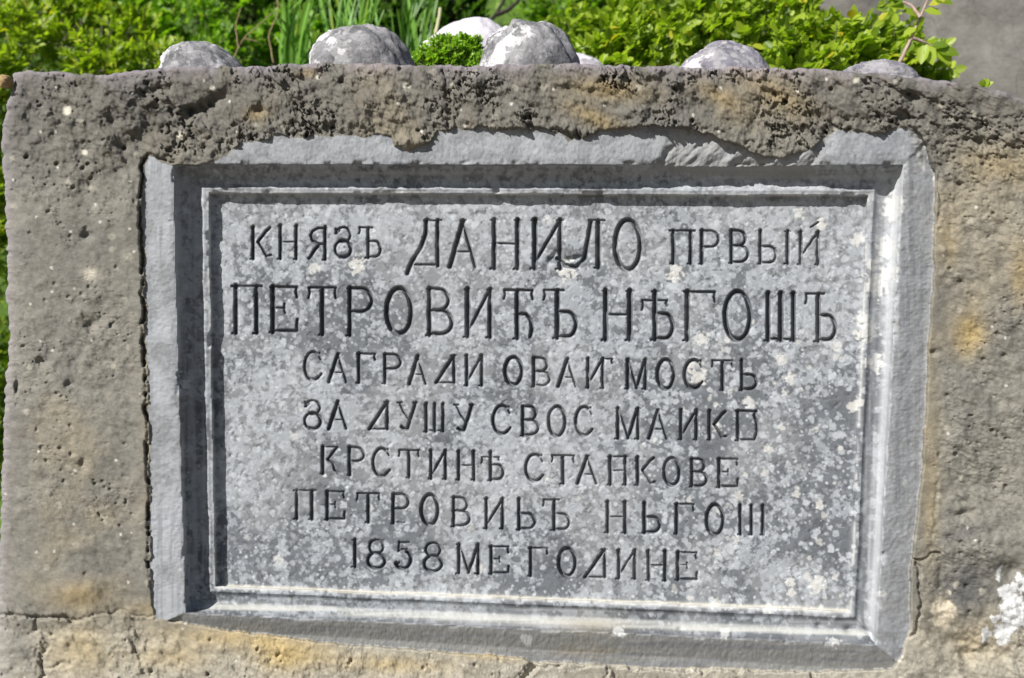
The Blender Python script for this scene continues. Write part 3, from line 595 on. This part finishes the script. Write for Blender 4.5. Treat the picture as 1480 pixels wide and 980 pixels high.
def tube_mesh(paths, r0, r1, sides=5):
    Vs, Fs = [], []; off = 0
    for pts in paths:
        pts = np.array(pts, float); n = len(pts); tg = norm(np.gradient(pts, axis=0)); ref = np.array([.3, .9, .2])
        x = norm(np.cross(tg, ref)); yv = np.cross(tg, x); rr = np.linspace(r0, r1, n)
        a = np.arange(sides) * 2 * math.pi / sides
        v = pts[:, None] + (np.cos(a)[None, :, None] * x[:, None] + np.sin(a)[None, :, None] * yv[:, None]) * rr[:, None, None]
        i, j = np.meshgrid(np.arange(n - 1), np.arange(sides), indexing='ij'); j2 = (j + 1) % sides
        Fs.append(np.stack([i * sides + j, (i + 1) * sides + j, (i + 1) * sides + j2, i * sides + j2], -1).reshape(-1, 4) + off); Vs.append(v.reshape(-1, 3)); off += n * sides
    return np.concatenate(Vs), np.concatenate(Fs)
M_TWIG = plain_mat('twig_bark', (.10, .07, .05), (.28, .22, .17), 80)
M_TWIGG = plain_mat('green_stalk', (.07, .09, .03), (.14, .16, .06), 60)
M_DARKBARK = plain_mat('dark_bark', (.02, .016, .012), (.06, .05, .04), 60)
def blob(pxx, pyy, y, rx, rz, ry=None):
    m = mpp(y); c = P(pxx, pyy, y); return (c.x, c.y, c.z, rx * m, (ry or (rx + rz) / 2 * .8) * m, rz * m)
def shrub(name, blobs, n, leafpx, per, mat, label, cat='shrub', spread=.42, individual=0, group=None, aspect=.62, upb=.5, ground=None):
    bb = [blob(*b) for b in blobs]; y0 = bb[0][1]; leaf = leafpx * mpp(y0)
    Cn, Dn, Nn, Ln, stems = sprays(bb, n, leaf, per, spread, upb)
    gz = ground if ground is not None else bb[0][2] - bb[0][5] - .1
    root = empty(name, (bb[0][0], bb[0][1], gz)); tag(root, label, cat, group); ro = np.array(root.location)
    order = np.argsort(Cn[:, 1] - 1.0 * Cn[:, 2] * 0)
    # nearest leaves that are really in view become parts of their own
    ind = []
    if individual:
        dcam = (Cn - CN) @ RN; pxx = CX + F * dcam[:, 0] / -dcam[:, 2]; pyy = CY - F * dcam[:, 1] / -dcam[:, 2]
        ok = (pxx > 0) & (pxx < 1480) & (pyy > 0) & (pyy < 98); ind = [k for k in order if ok[k]][:individual]
    rest = np.setdiff1d(np.arange(len(Cn)), ind)
    Vv, Fv = leaves_arrays(Cn[rest] - ro, Dn[rest], Nn[rest], Ln[rest], Ln[rest] * aspect)
    me = mesh('foliage', Vv, Fv, rnd=np.repeat(rl.random(len(rest)), 7)); me.materials.append(mat)
    o = bpy.data.objects.new('foliage', me); COL.objects.link(o); o.parent = root; o['kind'] = 'stuff'
    if len(ind):
        lm = mesh('leaf', LEAF * np.array([aspect, 1, 1]), LT, rnd=np.zeros(7)); lm.materials.append(mat)
        Bs = basis(Dn[ind], Nn[ind])
        for k, B in zip(ind, Bs):
            q = bpy.data.objects.new('leaf', lm); COL.objects.link(q); q.parent = root
            q.matrix_local = Matrix.Translation(Cn[k] - ro) @ Matrix(B).to_4x4() @ Matrix.Scale(float(Ln[k]), 4)
    paths = [[a - ro, (a + b) / 2 - ro, b - ro] for a, b in stems[::2]]
    for b in bb:
        for _ in range(7):
            v = np.array([rl.uniform(-.7, .7), rl.uniform(-.6, .3), rl.uniform(.2, .9)])
            tip = np.array(b[:3]) + v * np.array(b[3:]) - ro; bs = np.array([rl.uniform(-.03, .03) + (b[0] - ro[0]) * .5, rl.uniform(-.03, .03), 0])
            paths.append([bs, bs * .6 + tip * .4 + rl.normal(size=3) * .01, tip])
    tv, tf = tube_mesh(paths, .0016, .0007, 4)
    me = mesh('stems', tv, tf); me.materials.append(M_TWIGG if individual else M_TWIG); o = bpy.data.objects.new('stems', me); COL.objects.link(o); o.parent = root
    return root
L_LIME = leaf_mat('lime_leaf', (.13, .22, .012), (.34, .44, .04), .45)
L_YEL = leaf_mat('yellow_green_leaf', (.12, .20, .010), (.32, .42, .03), .45)
L_MID = leaf_mat('mid_green_leaf', (.06, .15, .010), (.20, .36, .02), .45)
L_DARK = leaf_mat('dark_green_leaf', (.02, .06, .008), (.07, .15, .015), .35)
L_GRASS = leaf_mat('grass_blade', (.06, .16, .02), (.17, .35, .045), .35)
L_MOSS = leaf_mat('cushion_leaf', (.14, .28, .02), (.30, .48, .05), .4)

shrub('leafy_shrub', [(960, 100, .75, 120, 75), (1070, 75, .8, 110, 88), (1190, 112, .72, 130, 66), (880, 110, .72, 55, 60), (1010, 20, 1.0, 130, 50), (1285, 110, .78, 62, 75), (860, 50, 1.0, 60, 30)], 1500, 15, 4, L_LIME,
      'bright lime green shrub with rounded leaflets spilling behind the wall at right', individual=290, aspect=.66)
shrub('leafy_shrub', [(20, 60, .85, 45, 40), (85, 70, .95, 42, 38), (150, 95, .85, 50, 36), (60, 25, 1.1, 60, 30), (195, 60, 1.0, 32, 42), (-10, 110, .8, 60, 45), (120, 20, 1.15, 45, 30), (235, 90, .9, 34, 26), (-30, 190, .8, 60, 60), (-30, 330, .8, 70, 120), (-40, 560, .85, 70, 130), (-40, 750, .9, 60, 90)], 1500, 13, 5, L_YEL,
      'yellow green feathery shrub reaching around the left end of the wall', spread=.36, aspect=.5)
shrub('leafy_shrub', [(270, 40, 1.15, 50, 34), (330, 80, 1.1, 45, 34), (360, 20, 1.25, 50, 40), (130, 20, 1.5, 150, 50), (420, 70, 1.2, 50, 40), (230, 10, 1.3, 50, 30), (300, 95, 1.0, 60, 18)], 900, 12, 4, L_MID,
      'mid green leafy shrub between the yellowish shrub and the tall grass', individual=0, aspect=.6)
shrub('leafy_shrub', [(40, 10, 1.5, 140, 60), (420, 10, 1.6, 120, 80), (560, 20, 1.5, 110, 70), (640, 40, 1.4, 60, 50)], 1100, 15, 4, L_DARK,
      'dark green shrub behind the tall grass')
shrub('leafy_shrub', [(830, 20, 1.7, 80, 60), (930, 0, 1.8, 90, 60), (780, 90, 1.5, 70, 30)], 900, 8, 5, L_MID,
      'fine leaved dark green shrub behind the white stone', spread=.4)
shrub('leafy_shrub', [(1110, -10, 1.5, 70, 40)], 200, 13, 4, L_LIME,
      'small green shrub behind the lime shrub beside the purple grey rock')
# cushion plant on the white boulder
shrub('cushion_plant', [(650, 84, .36, 40, 27, 25), (622, 95, .35, 28, 20, 20), (676, 78, .36, 20, 24, 12), (690, 96, .35, 14, 16, 12)], 1500, 5, 3, L_MOSS, 'low green cushion plant with tiny leaves growing over the white boulder', 'plant', spread=.5, aspect=.7)

# tall grass tufts: each blade a part
def tuft(xs, n, y, base_py, tops, label, wpx=4):
    m = mpp(y); c = P(sum(xs) / 2, base_py, y); root = empty('grass_tuft', c); tag(root, label, 'grass', 'tufts of tall grass behind the wall')
    for k in range(n):
        b = np.array(P(rl.uniform(xs[0] + (xs[1] - xs[0]) * .3, xs[1] - (xs[1] - xs[0]) * .3), base_py, y + rl.uniform(-.05, .05))); x1 = rl.uniform(*xs)
        tp = np.array(P(x1, rl.uniform(*tops), y + rl.uniform(-.1, .1))); bend = rl.normal(size=3) * .02
        t = np.linspace(0, 1, 8)[:, None]; pts = b * (1 - t) + tp * t + bend * (t * (1 - t)) * 3; pts[:, 0] += ((tp[0] - b[0]) * (t ** 2 - t) * .8)[:, 0]
        w = (wpx * m * .5 * np.sqrt(1.03 - t ** 3) * rl.uniform(.6, 1.2)); sd2 = norm(np.array([1, rl.uniform(-.6, .6), 0]))
        V2 = np.concatenate([pts - sd2 * w, pts + np.array([0, .25, 0]) * w, pts + sd2 * w]) - np.array(c); q = []
        for i in range(7): q += [[i, i + 8, i + 9, i + 1], [i + 8, i + 16, i + 17, i + 9]]
        me = mesh('blade', V2, np.array(q), rnd=np.full(24, rl.random())); me.materials.append(L_GRASS); o = bpy.data.objects.new('blade', me); COL.objects.link(o); o.parent = root
tuft((385, 470), 46, .95, 130, (-40, 50), 'fan of tall grass blades left of the blotched round cobble', 5)
tuft((455, 560), 40, .9, 125, (-50, 20), 'tall grass blades rising directly behind the blotched round cobble', 5)
tuft((565, 645), 22, 1.0, 130, (-60, 20), 'sparse tall grass blades left of the bleached boulder', 5)

# forked dark branch, bare twig with leaves, pale stalk
def branch(name, paths, r0, r1, mat, label, cat, y):
    root = empty(name, P(*paths[0][0][:2], y)); tag(root, label, cat); ro = np.array(root.location)
    for p_ in paths:
        pts = np.array([P(a, b, y + (k * .01)) for k, (a, b) in enumerate(p_)])
        # resample smoothly
        tt = np.linspace(0, len(pts) - 1, 14); pts = np.stack([np.interp(tt, np.arange(len(pts)), pts[:, i]) for i in range(3)], -1); pts += rl.normal(size=pts.shape) * .0004 * y / .7
        tv, tf = tube_mesh([pts - ro], r0, r1, 8); me = mesh('limb', tv, tf); me.materials.append(mat); o = bpy.data.objects.new('limb', me); COL.objects.link(o); o.parent = root
    return root
branch('bare_branch', [[(690, 60), (703, 36), (716, 22), (728, 0), (735, -20)], [(716, 22), (735, 14), (748, 2), (756, -20)], [(703, 36), (712, 26), (716, 22)]], .006, .0035, M_DARKBARK, 'bare dark forked branch against the sunlit grassy slope', 'branch', 1.1)
branch('dry_stalk', [[(628, 60), (632, 40), (637, 12)]], .0055, .004, plain_mat('pale_stalk', (.4, .4, .22), (.6, .58, .35), 40), 'pale dry upright stalk behind the sparse grass', 'stalk', .9)
branch('dry_stalks', [[(330, 100), (352, 55), (395, 18)], [(352, 55), (372, 60), (380, 66)], [(345, 70), (340, 40), (348, 10)], [(395, 90), (388, 50), (402, 20), (400, -10)]], .0013, .0008, plain_mat('tan_stalk', (.32, .2, .12), (.5, .36, .22), 40), 'thin reddish dry stalks crossing the green shrub left of the tall grass', 'stalk', .85)
tw = branch('leafy_twig', [[(1297, 96), (1315, 60), (1330, 25), (1345, -10)], [(1330, 25), (1318, 8), (1300, 0)], [(1318, 55), (1338, 62), (1352, 72)]], .0035, .0015, plain_mat('pale_twig', (.3, .2, .17), (.5, .38, .33), 90), 'thin pinkish twig with pointed leaves standing before the grey rock', 'twig', .5)
lm = mesh('leaf', LEAF * np.array([.55, 1, 1]), LT, rnd=np.zeros(7)); lm.materials.append(L_LIME)
for (a, b, dx, dz, n_) in ((1330, 22, -1, .2, 26), (1312, 12, -1, .1, 30), (1335, 15, .9, -.2, 24), (1342, 8, 1, .3, 22), (1350, -2, 1, -.3, 26), (1352, 72, .8, -.7, 30), (1340, 64, .3, -1, 30), (1345, 68, 1, .1, 24), (1325, 40, -.8, -.5, 22), (1322, 60, -.7, -.8, 28), (1300, 2, -.6, .6, 26), (1306, 0, -.9, -.4, 22), (1352, 72, .9, -.2, 32), (1338, 62, -.2, -1, 30)):
    c = P(a, b, .51); n = (-.3, -.7, .5); B = basis(np.array([[dx, -.15, dz]]), np.array([n]))[0]
    q = bpy.data.objects.new('leaf', lm); COL.objects.link(q); q.parent = tw
    q.matrix_local = Matrix.Translation(c - tw.location) @ Matrix(B).to_4x4() @ Matrix.Scale(n_ * mpp(.51), 4)
c = P(1424, 126, .45); sp = empty('seedling', c); tag(sp, 'tiny green seedling behind the curved right shoulder of the wall', 'plant')
for k in range(7):
    B = basis(np.array([[rl.uniform(-1, 1), -.2, rl.uniform(.1, 1)]]), np.array([[-.3, -.8, .5]]))[0]; q = bpy.data.objects.new('leaf', lm); COL.objects.link(q); q.parent = sp
    q.matrix_local = Matrix(B).to_4x4() @ Matrix.Scale(.016, 4)

# ------------------------------------------------------------------ rocks behind at right
def rock_mat():
    m, t, b = new_mat('grey_rock'); g = nd(t, 'ShaderNodeNewGeometry').outputs['Position']
    n1 = noise(t, g, 3.5, 9, .6); n2 = noise(t, g, 26, 8, .65); vo = nd(t, 'ShaderNodeTexVoronoi'); vo.feature = 'DISTANCE_TO_EDGE'; vo.inputs['Scale'].default_value = 3.2
    wv = nd(t, 'ShaderNodeVectorMath', operation='ADD'); t.links.new(g, wv.inputs[0]); nc = nd(t, 'ShaderNodeTexNoise'); nc.inputs['Scale'].default_value = 4; t.links.new(g, nc.inputs['Vector']); t.links.new(nc.outputs[1], wv.inputs[1]); t.links.new(wv.outputs[0], vo.inputs['Vector'])
    c = ramp(t, n1, [(.3, (.11, .103, .097)), (.7, (.19, .18, .165))]); c = mixc(t, 1.0, c, ramp(t, n2, [(.3, .75), (.7, 1.2)]), 'MULTIPLY')
    c = mixc(t, ramp(t, vo.outputs['Distance'], [(0, .5), (.012, 0.0)]), c, (.07, .065, .065))
    t.links.new(c, b.inputs['Base Color']); b.inputs['Roughness'].default_value = .95; bump(t, b, n2, .8, .012); return m
MR = rock_mat()
c = P(1560, 40, 1.35); o = boulder('rock_outcrop', (c.x, c.y, c.z - .25), (.46, .40, .62), 121, MR, .10, 0, nu=160, nv=110, pw=.8); tag(o, 'large smooth grey rock outcrop filling the upper right corner', 'rock')
c = P(1240, -20, 1.9); o = boulder('rock_outcrop', (c.x, c.y, c.z - .2), (.30, .25, .42), 131, MR, .2, 0, nu=140, nv=90, pw=.8); tag(o, 'purple grey jagged rock showing between shrub and large outcrop', 'rock')

# ------------------------------------------------------------------ unseen ground in front, bank behind
m = plain_mat('neutral_gravel', (.12, .105, .085), (.24, .21, .17), 30, .01)
pv = np.array([[-60, -40, .012], [60, -40, .012], [60, .03, .012], [-60, .03, .012]]); me = mesh('unseen_path', pv, np.array([[0, 1, 2, 3]])); me.materials.append(m)  # added out of view, grey so no green light bounces onto the wall
o = bpy.data.objects.new('unseen_path', me); COL.objects.link(o); tag(o, kind='structure')
gx1 = np.concatenate([-np.geomspace(60, 3, 24), np.linspace(-2.8, 2.8, 70), np.geomspace(3, 60, 24)])
gy1 = np.concatenate([[-40, -20, -8, -3, -1], np.linspace(-.4, .36, 8), np.linspace(.40, 5, 90), np.geomspace(5.3, 80, 26)])
GX, GY = np.meshgrid(gx1, gy1)
zb = np.interp(GY, [.33, .42, .7, 1.5, 3, 5, 12, 80], [0, 1.05, 1.12, 1.35, 2.4, 3.9, 8, 22])
lowl = sst(-.72, -1.1, GX) * sst(1.2, .6, GY); zb = zb * (1 - lowl * .75)
GZ = zb + (GY > .42) * ((fbm(GX * 100, GY * 100, 60, 5, 141) - .5) * .22)
i, j = np.meshgrid(np.arange(len(gy1) - 1), np.arange(len(gx1) - 1), indexing='ij'); n_ = len(gx1)
m, t, b = new_mat('grassy_bank'); g = nd(t, 'ShaderNodeNewGeometry').outputs['Position']
n1 = noise(t, g, 2.2, 6, .6); n2 = noise(t, g, 45, 6, .7)
cc = ramp(t, n1, [(.3, (.05, .09, .015)), (.5, (.09, .17, .02)), (.7, (.12, .20, .03))]); cc = mixc(t, 1.0, cc, ramp(t, n2, [(.3, .55), (.7, 1.3)]), 'MULTIPLY')
t.links.new(cc, b.inputs['Base Color']); b.inputs['Roughness'].default_value = .95; bump(t, b, n2, .8, .02)
me = mesh('ground', np.stack([GX, GY, GZ], -1).reshape(-1, 3), np.stack([i * n_ + j, i * n_ + j + 1, (i + 1) * n_ + j + 1, (i + 1) * n_ + j], -1).reshape(-1, 4)); me.materials.append(m)
o = bpy.data.objects.new('ground', me); COL.objects.link(o); tag(o, kind='structure')

# short grass growing on the bank
nb = 26000
xs = rl.uniform(-3.5, 6, nb); ys = .5 + rl.random(nb) ** 1.6 * 7
def bank_z(x, y):
    z = np.interp(y, gy1, np.interp(gy1, [.33, .42, .7, 1.5, 3, 5, 12, 80], [0, 1.05, 1.12, 1.35, 2.4, 3.9, 8, 22])); lo = sst(-.72, -1.1, x) * sst(1.2, .6, y)
    return z * (1 - lo * .75) + (fbm(x * 100, y * 100, 60, 5, 141) - .5) * .22
zs = bank_z(xs, ys) - .01; hgt = rl.uniform(.05, .13, nb) * (.6 + .15 * ys); ang = rl.uniform(0, math.pi, nb); wd = rl.uniform(.003, .006, nb) * (.6 + .3 * ys)
b0 = np.stack([xs, ys, zs], -1); sv = np.stack([np.cos(ang), np.sin(ang), 0 * ang], -1) * wd[:, None]; ln_ = np.stack([rl.normal(size=nb) * .35, rl.normal(size=nb) * .35 - .1, np.ones(nb)], -1) * hgt[:, None]
Vg = np.stack([b0 - sv, b0 + sv, b0 + ln_ * .6 + sv * .6, b0 + ln_ * .6 - sv * .6, b0 + ln_ * np.array([1.5, 1.5, .95])], 1).reshape(-1, 3)
k5 = (np.arange(nb) * 5)[:, None, None]; Fg = (np.array([[0, 1, 2], [0, 2, 3], [3, 2, 4]])[None] + k5).reshape(-1, 3)
me = mesh('grass', Vg, Fg, rnd=np.repeat(rl.random(nb), 5)); me.materials.append(L_MID); o = bpy.data.objects.new('grass', me); COL.objects.link(o)
tag(o, 'short green grass covering the rising bank behind the wall', 'grass', kind='stuff')
